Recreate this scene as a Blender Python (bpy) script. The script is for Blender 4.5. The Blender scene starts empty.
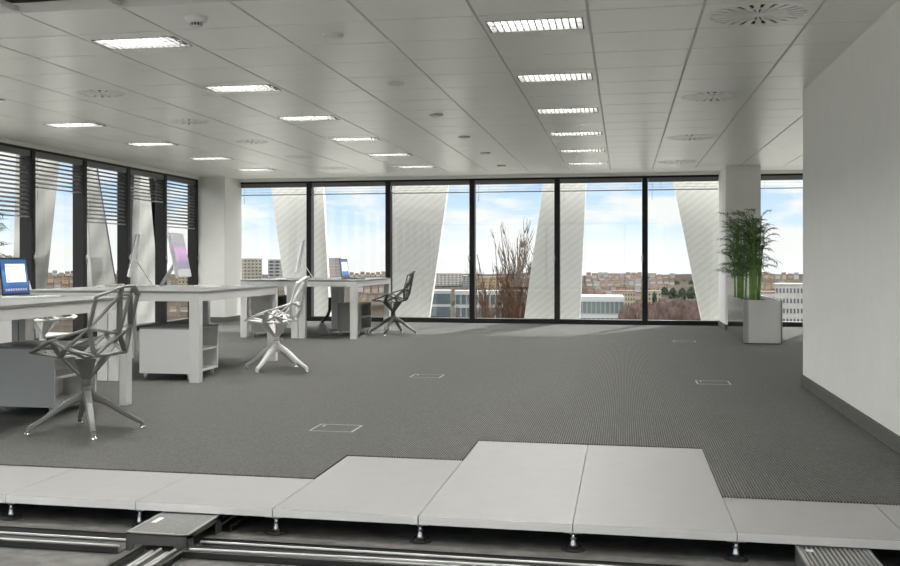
import bpy, math, random
from mathutils import Vector, Matrix
PI = math.pi
random.seed(7)
scene = bpy.context.scene
COL = scene.collection
# ------------------------------------------------------------------ camera
F_PX, YAW, CAM_H = 1073.757, 0.2126, 1.0056
cam_d = bpy.data.cameras.new('camera')
cam = bpy.data.objects.new('camera', cam_d)
COL.objects.link(cam)
cam.location = (0, 0, CAM_H)
cam.rotation_euler = (PI/2, 0, YAW)
cam_d.sensor_width = 36.0
cam_d.lens = F_PX*36.0/900.0
cam_d.shift_x = (450.0-391.685)/900.0
cam_d.shift_y = (260.4187-283.0)/900.0
cam_d.clip_start = 0.05
cam_d.clip_end = 4000
scene.camera = cam
# ------------------------------------------------------------------ view / exposure
scene.view_settings.view_transform = 'Standard'
scene.view_settings.look = 'None'
scene.view_settings.gamma = 1.0
scene.view_settings.use_curve_mapping = False
scene.view_settings.exposure = 0.5
# ------------------------------------------------------------------ world sky with clouds
SKY_STRENGTH = 0.84
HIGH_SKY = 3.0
LAMP_STRENGTH = 85.0
SUN_STRENGTH = 3.6
w = bpy.data.worlds.new('sky'); scene.world = w; w.use_nodes = True
nt = w.node_tree; nt.nodes.clear()
def N(tree, kind, **kw):
    n = tree.nodes.new(kind)
    for k, v in kw.items(): setattr(n, k, v)
    return n
out = N(nt, 'ShaderNodeOutputWorld'); bg = N(nt, 'ShaderNodeBackground')
tc = N(nt, 'ShaderNodeTexCoord'); sep = N(nt, 'ShaderNodeSeparateXYZ')
nt.links.new(tc.outputs['Generated'], sep.inputs[0])
grad = N(nt, 'ShaderNodeValToRGB')
g = grad.color_ramp; g.elements[0].position = 0.0; g.elements[0].color = (0.96, 0.97, 0.98, 1)
g.elements[1].position = 0.40; g.elements[1].color = (0.93, 0.90, 0.84, 1)
for _p, _c in ((0.012, (0.92, 0.96, 1.0, 1)), (0.035, (0.66, 0.82, 0.98, 1)), (0.075, (0.50, 0.71, 0.94, 1)), (0.15, (0.50, 0.69, 0.90, 1))):
    e = g.elements.new(_p); e.color = _c
nt.links.new(sep.outputs['Z'], grad.inputs[0])
mp = N(nt, 'ShaderNodeMapping'); mp.inputs['Scale'].default_value = (9.0, 9.0, 34.0); mp.inputs['Location'].default_value = (0.35, 1.1, 0.4)
nz = N(nt, 'ShaderNodeTexNoise'); nz.inputs['Scale'].default_value = 1.0; nz.inputs['Detail'].default_value = 7; nz.inputs['Roughness'].default_value = 0.58
nt.links.new(tc.outputs['Generated'], mp.inputs[0]); nt.links.new(mp.outputs[0], nz.inputs['Vector'])
cr = N(nt, 'ShaderNodeValToRGB'); c = cr.color_ramp
c.elements[0].position = 0.45; c.elements[0].color = (0, 0, 0, 1); c.elements[1].position = 0.57; c.elements[1].color = (1, 1, 1, 1)
nt.links.new(nz.outputs['Fac'], cr.inputs[0])
mx = N(nt, 'ShaderNodeMixRGB'); mx.inputs[2].default_value = (0.92, 0.92, 0.91, 1)
nt.links.new(cr.outputs[0], mx.inputs[0]); nt.links.new(grad.outputs[0], mx.inputs[1])
# the sky grows brighter with height, raised out of view as fill light
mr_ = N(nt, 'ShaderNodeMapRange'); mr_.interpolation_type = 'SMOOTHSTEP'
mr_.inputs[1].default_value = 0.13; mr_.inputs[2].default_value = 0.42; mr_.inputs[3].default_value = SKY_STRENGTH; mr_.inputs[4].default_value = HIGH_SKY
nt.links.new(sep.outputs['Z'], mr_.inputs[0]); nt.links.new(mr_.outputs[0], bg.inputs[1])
nt.links.new(mx.outputs[0], bg.inputs[0])
nt.links.new(bg.outputs[0], out.inputs[0])
# ------------------------------------------------------------------ sun
sd = bpy.data.lights.new('sun', 'SUN'); so = bpy.data.objects.new('sun', sd); COL.objects.link(so)
sd.energy = SUN_STRENGTH; sd.angle = 0.01; sd.color = (1.0, 0.97, 0.92)
_dir = Vector((-0.32, -1.0, -0.73)).normalized()
so.rotation_euler = _dir.to_track_quat('-Z', 'Y').to_euler(); so.location = (4, 30, 25)

# ------------------------------------------------------------------ materials
def mat(name, col, rough=0.6, metal=0.0, spec=0.5, noise=0.0, nscale=20.0, emit=None, estr=0.0, bump=0.0, coat=0.0):
    m = bpy.data.materials.new(name); m.use_nodes = True
    t = m.node_tree; b = t.nodes['Principled BSDF']
    b.inputs['Base Color'].default_value = (*col, 1); b.inputs['Roughness'].default_value = rough
    b.inputs['Metallic'].default_value = metal; b.inputs['Specular IOR Level'].default_value = spec
    if coat: b.inputs['Coat Weight'].default_value = coat
    if emit: b.inputs['Emission Color'].default_value = (*emit, 1); b.inputs['Emission Strength'].default_value = estr
    if noise or bump:
        co = N(t, 'ShaderNodeTexCoord'); n = N(t, 'ShaderNodeTexNoise'); n.inputs['Scale'].default_value = nscale; n.inputs['Detail'].default_value = 5
        t.links.new(co.outputs['Object'], n.inputs['Vector'])
        if noise:
            r = N(t, 'ShaderNodeValToRGB')
            r.color_ramp.elements[0].position = 0.3; r.color_ramp.elements[1].position = 0.7
            r.color_ramp.elements[0].color = (*[max(0, x*(1-noise)) for x in col], 1)
            r.color_ramp.elements[1].color = (*[min(1, x*(1+noise)) for x in col], 1)
            t.links.new(n.outputs['Fac'], r.inputs[0]); t.links.new(r.outputs[0], b.inputs['Base Color'])
        if bump:
            bp = N(t, 'ShaderNodeBump'); bp.inputs['Strength'].default_value = bump; bp.inputs['Distance'].default_value = 0.01
            t.links.new(n.outputs['Fac'], bp.inputs['Height']); t.links.new(bp.outputs[0], b.inputs['Normal'])
    return m

def ribbed(name, c1, c2, axis, pitch, rough=0.95):
    """woven ribs: two yarn colours alternating across one axis"""
    m = bpy.data.materials.new(name); m.use_nodes = True
    t = m.node_tree; b = t.nodes['Principled BSDF']; b.inputs['Roughness'].default_value = rough; b.inputs['Specular IOR Level'].default_value = 0.15
    co = N(t, 'ShaderNodeTexCoord'); s = N(t, 'ShaderNodeSeparateXYZ'); t.links.new(co.outputs['Object'], s.inputs[0])
    k = N(t, 'ShaderNodeMath', operation='MULTIPLY'); k.inputs[1].default_value = 2*PI/pitch; t.links.new(s.outputs[axis], k.inputs[0])
    q = N(t, 'ShaderNodeMath', operation='SINE'); t.links.new(k.outputs[0], q.inputs[0])
    n = N(t, 'ShaderNodeTexNoise'); n.inputs['Scale'].default_value = 90; n.inputs['Detail'].default_value = 3; t.links.new(co.outputs['Object'], n.inputs['Vector'])
    a = N(t, 'ShaderNodeMath', operation='MULTIPLY_ADD'); a.inputs[1].default_value = 2.4; t.links.new(n.outputs['Fac'], a.inputs[0]); t.links.new(q.outputs[0], a.inputs[2])
    mr = N(t, 'ShaderNodeMapRange'); mr.inputs[1].default_value = 0.1; mr.inputs[2].default_value = 2.3; t.links.new(a.outputs[0], mr.inputs[0])
    mixn = N(t, 'ShaderNodeMixRGB'); mixn.inputs[1].default_value = (*c1, 1); mixn.inputs[2].default_value = (*c2, 1)
    t.links.new(mr.outputs[0], mixn.inputs[0]); t.links.new(mixn.outputs[0], b.inputs['Base Color'])
    bp = N(t, 'ShaderNodeBump'); bp.inputs['Strength'].default_value = 0.5; bp.inputs['Distance'].default_value = 0.004
    t.links.new(q.outputs[0], bp.inputs['Height']); t.links.new(bp.outputs[0], b.inputs['Normal'])
    return m

def diagonal_panel(name, c1, c2, axes, pitch):
    m = bpy.data.materials.new(name); m.use_nodes = True
    t = m.node_tree; b = t.nodes['Principled BSDF']; b.inputs['Roughness'].default_value = 0.8
    co = N(t, 'ShaderNodeTexCoord'); s = N(t, 'ShaderNodeSeparateXYZ'); t.links.new(co.outputs['Object'], s.inputs[0])
    k1 = N(t, 'ShaderNodeMath', operation='MULTIPLY'); k1.inputs[1].default_value = -0.62*2*PI/pitch; t.links.new(s.outputs[axes], k1.inputs[0])
    k2 = N(t, 'ShaderNodeMath', operation='MULTIPLY_ADD'); k2.inputs[1].default_value = 0.78*2*PI/pitch; t.links.new(s.outputs['Z'], k2.inputs[0]); t.links.new(k1.outputs[0], k2.inputs[2])
    q = N(t, 'ShaderNodeMath', operation='SINE'); t.links.new(k2.outputs[0], q.inputs[0])
    n = N(t, 'ShaderNodeTexNoise'); n.inputs['Scale'].default_value = 5; n.inputs['Detail'].default_value = 6; t.links.new(co.outputs['Object'], n.inputs['Vector'])
    a = N(t, 'ShaderNodeMath', operation='MULTIPLY_ADD'); a.inputs[1].default_value = 2.0; t.links.new(n.outputs['Fac'], a.inputs[0]); t.links.new(q.outputs[0], a.inputs[2])
    mr = N(t, 'ShaderNodeMapRange'); mr.inputs[1].default_value = 0.0; mr.inputs[2].default_value = 2.0; t.links.new(a.outputs[0], mr.inputs[0])
    mixn = N(t, 'ShaderNodeMixRGB'); mixn.inputs[1].default_value = (*c1, 1); mixn.inputs[2].default_value = (*c2, 1)
    t.links.new(mr.outputs[0], mixn.inputs[0]); t.links.new(mixn.outputs[0], b.inputs['Base Color'])
    return m

def glass(name, fac=0.045, tint=(0.97, 0.985, 0.98)):
    m = bpy.data.materials.new(name); m.use_nodes = True
    t = m.node_tree; t.nodes.clear()
    o = N(t, 'ShaderNodeOutputMaterial'); mixs = N(t, 'ShaderNodeMixShader'); tr = N(t, 'ShaderNodeBsdfTransparent'); gl = N(t, 'ShaderNodeBsdfGlossy')
    tr.inputs[0].default_value = (*tint, 1); gl.inputs['Roughness'].default_value = 0.01; mixs.inputs[0].default_value = fac
    t.links.new(tr.outputs[0], mixs.inputs[1]); t.links.new(gl.outputs[0], mixs.inputs[2]); t.links.new(mixs.outputs[0], o.inputs[0])
    return m

M = {}
M['wall'] = mat('painted plaster', (0.84, 0.83, 0.805), 0.7, noise=0.015, nscale=6)
M['ceiling'] = mat('lacquered ceiling tile', (0.82, 0.815, 0.785), 0.32, spec=0.6)
M['soffit'] = mat('soffit paint', (0.84, 0.835, 0.80), 0.6)
M['carpet'] = ribbed('ribbed grey carpet', (0.045, 0.045, 0.042), (0.178, 0.178, 0.168), 'X', 0.0125)
M['carpet_base'] = ribbed('ribbed carpet skirting', (0.075, 0.077, 0.07), (0.215, 0.217, 0.20), 'Z', 0.011)
M['panel'] = mat('raised floor panel', (0.28, 0.278, 0.27), 0.5, noise=0.02, nscale=8)
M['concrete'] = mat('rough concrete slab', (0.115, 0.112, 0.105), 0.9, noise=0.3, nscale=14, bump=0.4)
M['panel_edge_lit'] = mat('panel edge painted lit', (0.80, 0.80, 0.78), 0.5)
M['void'] = mat('dark cavity', (0.03, 0.03, 0.03), 0.9)
M['frame'] = mat('dark bronze aluminium', (0.018, 0.0175, 0.017), 0.5, spec=0.25)
M['glass'] = glass('window glass')
M['blind'] = mat('grey blind slats', (0.17, 0.17, 0.17), 0.5)
M['blind_light'] = mat('pale blind rail', (0.45, 0.45, 0.48), 0.5)
M['cord'] = mat('blind cord', (0.5, 0.5, 0.5), 0.7)
M['steel'] = mat('brushed steel', (0.55, 0.55, 0.54), 0.3, metal=1.0)
M['chrome'] = mat('chrome', (0.75, 0.75, 0.75), 0.15, metal=1.0)
M['mirror'] = mat('polished steel side', (0.72, 0.72, 0.70), 0.12, metal=1.0)
M['desk_top'] = mat('grey laminate', (0.22, 0.22, 0.21), 0.45, noise=0.03)
M['desk_white'] = mat('white lacquer', (0.64, 0.64, 0.62), 0.45)
M['cab_grey'] = mat('grey lacquer', (0.30, 0.30, 0.29), 0.5)
M['chair_grey'] = mat('grey cast aluminium', (0.20, 0.20, 0.19), 0.45, spec=0.5)
M['chair_white'] = mat('white cast aluminium', (0.74, 0.74, 0.72), 0.4)
M['chair_dark'] = mat('dark grey cast aluminium', (0.12, 0.12, 0.11), 0.45)
M['alu'] = mat('anodised aluminium', (0.74, 0.74, 0.74), 0.35, metal=0.25)
M['black'] = mat('black plastic', (0.02, 0.02, 0.02), 0.35)
M['white'] = mat('white plastic', (0.75, 0.75, 0.74), 0.35)
M['tray'] = mat('dark grey sheet metal', (0.055, 0.055, 0.053), 0.45, metal=0.2)
M['box'] = mat('dark grey painted box', (0.085, 0.085, 0.08), 0.5)
M['ribgrey'] = ribbed('ribbed lid', (0.13, 0.13, 0.125), (0.32, 0.32, 0.31), 'X', 0.011, 0.6)
M['cable'] = mat('white cable', (0.55, 0.55, 0.54), 0.45)
M['lamp'] = mat('lit tube', (0.9, 0.9, 0.9), 0.5, emit=(1.0, 0.985, 0.95), estr=LAMP_STRENGTH)
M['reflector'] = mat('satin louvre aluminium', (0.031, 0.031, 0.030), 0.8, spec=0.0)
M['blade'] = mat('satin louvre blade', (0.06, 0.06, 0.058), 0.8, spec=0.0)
M['leaf'] = mat('palm leaf', (0.075, 0.15, 0.045), 0.5, noise=0.35, nscale=9)
M['cane'] = mat('green cane', (0.22, 0.38, 0.10), 0.5, noise=0.25, nscale=14)
M['soil'] = mat('potting soil', (0.045, 0.035, 0.025), 0.95, noise=0.4, nscale=60, bump=0.5)
M['facade_x'] = diagonal_panel('striped concrete pillar', (0.715, 0.705, 0.685), (0.79, 0.78, 0.76), 'X', 0.095)  # two close tones in diagonal stripes
M['facade_y'] = diagonal_panel('mottled concrete pillar', (0.34, 0.335, 0.325), (0.48, 0.475, 0.46), 'Y', 0.5)  # darker base colour stands in for shade from absent upper floors
M['outline'] = mat('floor box trim', (0.30, 0.30, 0.29), 0.4, metal=0.3)

# ------------------------------------------------------------------ mesh builder
class MB:
    def __init__(s): s.v = []; s.f = []; s.smooth = []
    def add(s, vs, fs, smooth=False):
        o = len(s.v); s.v += [tuple(p) for p in vs]; s.f += [tuple(i+o for i in q) for q in fs]; s.smooth += [smooth]*len(fs); return s
    def box(s, x0, x1, y0, y1, z0, z1):
        vs = [(x0, y0, z0), (x1, y0, z0), (x1, y1, z0), (x0, y1, z0), (x0, y0, z1), (x1, y0, z1), (x1, y1, z1), (x0, y1, z1)]
        return s.add(vs, [(0, 3, 2, 1), (4, 5, 6, 7), (0, 1, 5, 4), (1, 2, 6, 5), (2, 3, 7, 6), (3, 0, 4, 7)])
    def obox(s, c, ax, ay, az):
        """oriented box: centre and three half-axis vectors"""
        c, ax, ay, az = map(Vector, (c, ax, ay, az)); vs = []
        for k in (-1, 1):
            for (i, j) in ((-1, -1), (1, -1), (1, 1), (-1, 1)): vs.append(c+ax*i+ay*j+az*k)
        return s.add(vs, [(0, 3, 2, 1), (4, 5, 6, 7), (0, 1, 5, 4), (1, 2, 6, 5), (2, 3, 7, 6), (3, 0, 4, 7)])
    def bar(s, a, b, wd, th, up=(0, 0, 1), w2=None, t2=None):
        """flat bar from a to b, rounded-octagon section"""
        a, b = Vector(a), Vector(b); d = (b-a).normalized(); up = Vector(up)
        if abs(d.dot(up)) > 0.97: up = Vector((1, 0, 0))
        sx = d.cross(up).normalized(); sz = sx.cross(d).normalized()
        w2 = w2 or wd; t2 = t2 or th; vs = []
        for p, ww, tt in ((a, wd, th), (b, w2, t2)):
            for (i, j) in ((-1, -.5), (-.7, -1), (.7, -1), (1, -.5), (1, .5), (.7, 1), (-.7, 1), (-1, .5)):
                vs.append(p+sx*i*ww/2+sz*j*tt/2)
        fs = [tuple((k, (k+1) % 8, 8+(k+1) % 8, 8+k)) for k in range(8)]
        fs += [tuple(range(7, -1, -1)), tuple(range(8, 16))]
        return s.add(vs, fs)
    def tube(s, pts, r, n=8, closed=False):
        pts = [Vector(p) for p in pts]; rs = r if isinstance(r, (list, tuple)) else [r]*len(pts); vs = []; last = None
        for k, p in enumerate(pts):
            d = (pts[min(k+1, len(pts)-1)]-pts[max(k-1, 0)]).normalized()
            if last is None:
                ref = Vector((0, 0, 1)) if abs(d.z) < 0.9 else Vector((1, 0, 0)); u = d.cross(ref).normalized()
            else: u = (last-d*last.dot(d)).normalized()
            last = u; v2 = d.cross(u)
            for j in range(n):
                a = 2*PI*j/n; vs.append(p+(u*math.cos(a)+v2*math.sin(a))*rs[k])
        fs = []
        for k in range(len(pts)-1):
            for j in range(n): fs.append((k*n+j, k*n+(j+1) % n, (k+1)*n+(j+1) % n, (k+1)*n+j))
        s.add(vs, fs, True)
        o = len(s.v)-len(vs)
        s.f += [tuple(o+j for j in range(n-1, -1, -1)), tuple(o+(len(pts)-1)*n+j for j in range(n))]; s.smooth += [False, False]
        return s
    def lathe(s, prof, n=24, c=(0, 0, 0), smooth=True):
        vs = []; m = len(prof)
        for k in range(n):
            a = 2*PI*k/n
            for r, z in prof: vs.append((c[0]+r*math.cos(a), c[1]+r*math.sin(a), c[2]+z))
        fs = []
        for k in range(n):
            for j in range(m-1): fs.append((k*m+j, ((k+1) % n)*m+j, ((k+1) % n)*m+j+1, k*m+j+1))
        return s.add(vs, fs, smooth)
    def prism(s, poly, h0, h1, axis='z'):
        n = len(poly)
        def P(p, h): return (p[0], p[1], h) if axis == 'z' else ((p[0], h, p[1]) if axis == 'y' else (h, p[0], p[1]))
        vs = [P(p, h0) for p in poly]+[P(p, h1) for p in poly]
        fs = [tuple(range(n-1, -1, -1)), tuple(range(n, 2*n))]+[(k, (k+1) % n, n+(k+1) % n, n+k) for k in range(n)]
        return s.add(vs, fs)
    def build(s, name, m, parent=None, bevel=0.0, loc=None, seg=2):
        me = bpy.data.meshes.new(name); me.from_pydata(s.v, [], s.f); me.update()
        for p, q in zip(me.polygons, s.smooth): p.use_smooth = q
        if m is not None: me.materials.append(m)
        import bmesh
        b = bmesh.new(); b.from_mesh(me); bmesh.ops.recalc_face_normals(b, faces=b.faces); b.to_mesh(me); b.free()
        o = bpy.data.objects.new(name, me); COL.objects.link(o)
        if parent is not None: o.parent = parent
        if loc is not None: o.location = loc
        if bevel:
            md = o.modifiers.new('bevel', 'BEVEL'); md.width = bevel; md.segments = seg; md.limit_method = 'ANGLE'; md.angle_limit = 0.6
        return o

def tag(o, label=None, cat=None, group=None, kind=None):
    if label: o['label'] = label
    if cat: o['category'] = cat
    if group: o['group'] = group
    if kind: o['kind'] = kind
    return o
def thing(name, label, cat, loc=(0, 0, 0), rz=0.0, group=None):
    o = bpy.data.objects.new(name, None); COL.objects.link(o); o.location = loc; o.rotation_euler = (0, 0, rz); o.empty_display_size = 0.1
    return tag(o, label, cat, group)
def struct_root(name, loc=(0, 0, 0)):
    o = bpy.data.objects.new(name, None); COL.objects.link(o); o.location = loc; o['kind'] = 'structure'; o.empty_display_size = 0.1
    return o
def struct(o): o['kind'] = 'structure'; return o
def copy_tree(o, parent=None):
    c = o.copy(); COL.objects.link(c)
    if parent is not None: c.parent = parent
    for ch in list(o.children): copy_tree(ch, c)
    return c
ORD = ['first', 'second', 'third', 'fourth', 'fifth', 'sixth', 'seventh', 'eighth', 'ninth', 'tenth', 'eleventh', 'twelfth', 'thirteenth', 'fourteenth', 'fifteenth', 'sixteenth', 'seventeenth', 'eighteenth', 'nineteenth', 'twentieth']

# world constants
HC = 2.3607                    # ceiling height
XR, YC = 1.3988, 9.063         # near right wall face and its far corner
XL, YF = -6.75, 17.08          # inner glazing planes
HEAD = 2.315
ROOM_BACK, ROOM_RIGHT = -4.0, 5.2
TX0, TP = -0.19, 0.609         # ceiling grid
TY0, TQ = 5.913, 0.604
PX0, PY0, PP = -2.5893, 4.1503, 0.6   # raised floor grid
Z_SUB = -0.11

# ------------------------------------------------------------------ floor
# carpet with stepped edge
pxs = lambda i: PX0+PP*i
edge = [(-6.8, PY0+.6), (pxs(2), PY0+.6), (pxs(2), PY0+1.2), (pxs(3), PY0+1.2), (pxs(3), PY0+1.8), (pxs(5), PY0+1.8), (pxs(5), PY0+.6), (XR+0.0, PY0+.6)]
right_side = [(XR, YC), (ROOM_RIGHT, YC), (ROOM_RIGHT, YF+.1), (-6.8, YF+.1)]
b = MB(); poly = edge+right_side
b.prism(poly, -0.030, 0.006); struct(b.build('floor', M['carpet']))
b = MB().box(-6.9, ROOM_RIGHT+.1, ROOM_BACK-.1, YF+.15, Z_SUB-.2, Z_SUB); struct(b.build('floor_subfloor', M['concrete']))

# ------------------------------------------------------------------ ceiling
lamp_cells = {}; diff_cells = {}
for kx in (-1, -5, -9):
    for j in range(-1, 6): lamp_cells[(kx, 3*j)] = 1
    for j in (-2, -3, -4): lamp_cells[(kx, 3*j)] = 1  # out of view; the rearmost rows are added to light from behind
for j in range(0, 4): diff_cells[(1, 5*j)] = 1
for j in range(2, 6): lamp_cells[(6, 3*j)] = 1  # unseen row, added to brighten the right column and planter
for j in range(0, 6): diff_cells[(-7, 3*j)] = 1
open_cells = set((k, -2) for k in range(-11, -2))
t = MB(); gx, gy = 0.008, 0.006
ny0, ny1 = -16, 17
SOF_X, SOF_Y = -6.39, 16.33
for k in range(-11, 9):
    for n in range(ny0, ny1+1):
        if (k, n) in lamp_cells or (k, n) in diff_cells or (k, n) in open_cells: continue
        x0, x1 = TX0+TP*k+gx, TX0+TP*(k+1)-gx; y0, y1 = TY0+TQ*n+gy, TY0+TQ*(n+1)-gy
        x0 = max(x0, SOF_X); y1 = min(y1, SOF_Y)
        if y1 <= YC and x0 > XR: continue
        if y1 <= YC: x1 = min(x1, XR+.02)
        x1 = min(x1, ROOM_RIGHT); y0 = max(y0, ROOM_BACK)
        if x1-x0 < .02 or y1-y0 < .02: continue
        t.box(x0, x1, y0, y1, HC, HC+.016)
struct(t.build('ceiling', M['ceiling'], bevel=0.0015, seg=1))
t = MB()
for k in range(-10, 9):       # carrier rails above the joints
    x = TX0+TP*k; t.box(x-.012, x+.012, ROOM_BACK if x < XR else YC, SOF_Y, HC+.006, HC+.03)
struct(t.build('trim_1', mat('ceiling rail', (0.55, 0.55, 0.53), 0.5)))
t = MB(); t.box(XL-.2, ROOM_RIGHT+.1, ROOM_BACK-.1, YF+.2, HC+.135, HC+.4); t.box(SOF_X, TX0+TP*-2, TY0-TQ*2, TY0-TQ, HC+.09, HC+.14); struct(t.build('ceiling_slab', M['soffit']))
# white cut edge facing the opened row
t = MB(); t.box(SOF_X, TX0+TP*-2, TY0-TQ-.012, TY0-TQ+.002, HC-.004, HC+.05); struct(t.build('trim_2', M['white']))
# smooth soffit strips along the glazing
t = MB(); t.box(XL-.05, SOF_X, ROOM_BACK, YF+.1, HC, HC+.02); t.box(SOF_X, ROOM_RIGHT, SOF_Y, YF+.1, HC, HC+.02)
t.box(XL-.12, XL+.02, ROOM_BACK, YF+.1, HEAD, HC+.02); t.box(XL-.1, ROOM_RIGHT, YF-.06, YF+.12, HEAD, HC+.02)
struct(t.build('ceiling_soffit', M['soffit']))

# ------------------------------------------------------------------ walls
t = MB(); t.box(XR, ROOM_RIGHT+.1, ROOM_BACK, YC, Z_SUB, HC+.13); struct(t.build('wall_right', M['wall']))
t = MB(); t.box(ROOM_RIGHT, ROOM_RIGHT+.1, YC, YF+.1, Z_SUB, HC+.13); struct(t.build('wall_right_recess', M['wall']))
t = MB(); t.box(XL-.2, XR, ROOM_BACK-.1, ROOM_BACK, Z_SUB, 0.0); t.box(XL-.2, XR, ROOM_BACK-.1, ROOM_BACK, HEAD, HC+.13); struct(t.build('wall_back', M['wall']))
t = MB(); t.box(XR-.012, XR, ROOM_BACK+.0, YC+.012, 0.0, 0.095); t.box(XR-.012, ROOM_RIGHT, YC, YC+.012, 0.0, 0.095)
struct(t.build('baseboard_right', M['carpet_base']))
# columns beside the far glazing
def column(name, x0, x1, y0, y1, base):
    t = MB(); t.box(x0, x1, y0, y1, -.03, HC+.05); struct(t.build(name, M['wall'], bevel=.004))
    t = MB(); t.box(x0-.012, x1+.012, y0-.012, y1, -.03, .09); struct(t.build(base, M['carpet_base']))
column('wall_column_left', -6.80, -6.28, 16.35, YF+.05, 'baseboard_left')
column('wall_column_right', 1.425, 1.905, 16.0, YF+.05, 'baseboard_column')

# ------------------------------------------------------------------ windows
MW, MD = 0.085, 0.15
def window_far(n, x0, x1, left_m, right_m):
    r = struct_root('window_%d' % n, ((x0+x1)/2, YF, 0)); wd = (x1-x0)/2
    t = MB(); t.box(-wd, wd, 0, MD, -.03, .078); t.box(-wd, wd, -.005, MD, HEAD-.03, HEAD+.005)
    t.build('frame', M['frame'], r, bevel=.003)
    if left_m: MB().box(-wd-MW/2, -wd+MW/2, -.01, MD, -.03, HEAD+.004).build('mullion', M['frame'], r, bevel=.004)
    t = MB(); t.box(-wd+.01, wd-.01, MD*.55, MD*.55+.004, .05, HEAD-.01); t.build('glass', M['glass'], r)
    if right_m:
        h = MB(); h.box(wd-MW/2-.012, wd-MW/2+.012, -.035, -.012, 1.02, 1.07); h.tube([(wd-MW/2, -.035, 1.10), (wd-MW/2, -.035, 1.02), (wd-MW/2, -.035, .96)], .008)
        h.build('handle', M['steel'], r)
mull = [-6.39, -5.087, -3.749, -2.371, -1.023, 0.326, 1.66, 2.99, 4.33, ROOM_RIGHT+.05]
n = 1
for i in range(9):
    window_far(n, mull[i], mull[i+1], i > 0, i in (2, 3, 4)); n += 1
for i in range(6):  # unseen back windows, added so daylight reaches the front of the room
    x0, x1 = XL+(XR-XL)*i/6, XL+(XR-XL)*(i+1)/6
    r = struct_root('window_%d' % n, ((x0+x1)/2, ROOM_BACK-.05, 0)); n += 1; wd = (x1-x0)/2; t = MB()
    t.box(-wd, wd, -.05, .05, 0, .07); t.box(-wd, wd, -.05, .05, HEAD-.05, HEAD); t.box(-wd, -wd+.04, -.05, .05, 0, HEAD); t.box(wd-.04, wd, -.05, .05, 0, HEAD); t.build('frame', M['frame'], r)
    MB().box(-wd+.03, wd-.03, -.002, .002, .05, HEAD-.03).build('glass', M['glass'], r)
lm = [11.39+1.237*i for i in range(-13, 5)]
lm = [y for y in lm if y > ROOM_BACK]
lm = [ROOM_BACK]+lm
for i in range(len(lm)-1):
    y0, y1 = lm[i], lm[i+1]
    r = struct_root('window_%d' % n, (XL, (y0+y1)/2, 0)); n += 1; wd = (y1-y0)/2
    t = MB(); t.box(-MD, 0, -wd, wd, Z_SUB, .078); t.box(-MD, .005, -wd, wd, HEAD-.03, HEAD+.005); t.build('frame', M['frame'], r, bevel=.003)
    MB().box(-MD, .01, wd-MW/2, wd+MW/2, Z_SUB, HEAD+.004).build('mullion', M['frame'], r, bevel=.004)
    MB().box(-MD*.9, -MD*.9+.004, -wd+.01, wd-.01, .05, HEAD-.01).build('glass', M['glass'], r)
    if y1 > 11:
        h = MB(); h.box(.008, .03, wd-.012, wd+.012, 1.02, 1.07); h.tube([(.03, wd, 1.10), (.03, wd, 1.02), (.03, wd, .96)], .008); h.build('handle', M['steel'], r)

# ------------------------------------------------------------------ blinds
def blind(label, loc, rz, width, drop, nsl, group):
    """local x along the window, y into the room, top at z=0 (hangs down)"""
    r = thing('venetian_blind', label, 'blind', loc, rz, group); hw = width/2
    MB().box(-hw, hw, -.03, .03, -.065, 0).build('head_rail', M['blind'], r, bevel=.003)
    t = MB(); p = (drop-.065)/(nsl+1)
    tl_ = .6 if nsl > 3 else .12
    for k in range(nsl):
        z = -.065-p*(k+1)+.01
        t.obox((0, 0, z), (hw-.005, 0, 0), (0, .024*math.cos(tl_), -.024*math.sin(tl_)), (0, .0008*math.sin(tl_), .0008*math.cos(tl_)))
    t.build('slats', M['blind'], r)
    MB().box(-hw+.005, hw-.005, -.022, .022, -drop, -drop+.016).build('bottom_rail', M['blind_light'], r, bevel=.003)
    for sx in (-.32, .32): MB().tube([(sx*width, 0, -.03), (sx*width, 0, -drop+.01)], .0018, 5).build('ladder_cord', M['cord'], r)
    MB().tube([(hw-.06, .03, -.04), (hw-.06, .032, -drop-.10), (hw-.06, .032, -drop-.14)], [.003, .003, .007], 6).build('pull_cord', M['cord'], r)
    return r
WB = ['leftmost far bay by the left column', 'second far bay from left', 'third far bay from left', 'fourth far bay from left', 'fifth far bay from left', 'sixth far bay next to right column', 'far bay right of the column']
for i in range(7):
    x0, x1 = mull[i]+MW/2+.005, mull[i+1]-MW/2-.005
    if i == 0: x0 = -6.275
    if i == 5: x1 = 1.42
    if i == 6: x0 = 1.91
    blind('grey venetian blind pulled up in '+WB[i], ((x0+x1)/2, YF+.035, HEAD-.03), PI, x1-x0, .195, 2, 'raised blinds in the far windows')
bots = {10.2: 1.508, 11.4: 1.508}
vis = [y for y in lm if y > 9.9]
LB = [('half lowered', 1.508, 'first visible left bay above the laptop'), ('short', 1.862, 'second left bay'), ('half lowered', 1.497, 'third left bay'), ('short', 1.873, 'fourth left bay'), ('half lowered', 1.51, 'fifth left bay next to the left column')]
k = 0
for i in range(len(lm)-1):
    if lm[i] < 10.0: continue
    if k >= 5: break
    st, zb, nm = LB[k]; y0, y1 = lm[i]+MW/2+.005, lm[i+1]-MW/2-.005
    drop = HEAD-.03-zb
    blind('%s grey venetian blind in the %s' % (st, nm), (XL-.035, (y0+y1)/2, HEAD-.03), -PI/2, y1-y0, drop, max(2, int(round((drop-.065)/.052))-1), 'lowered blinds in the left windows')
    k += 1

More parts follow.
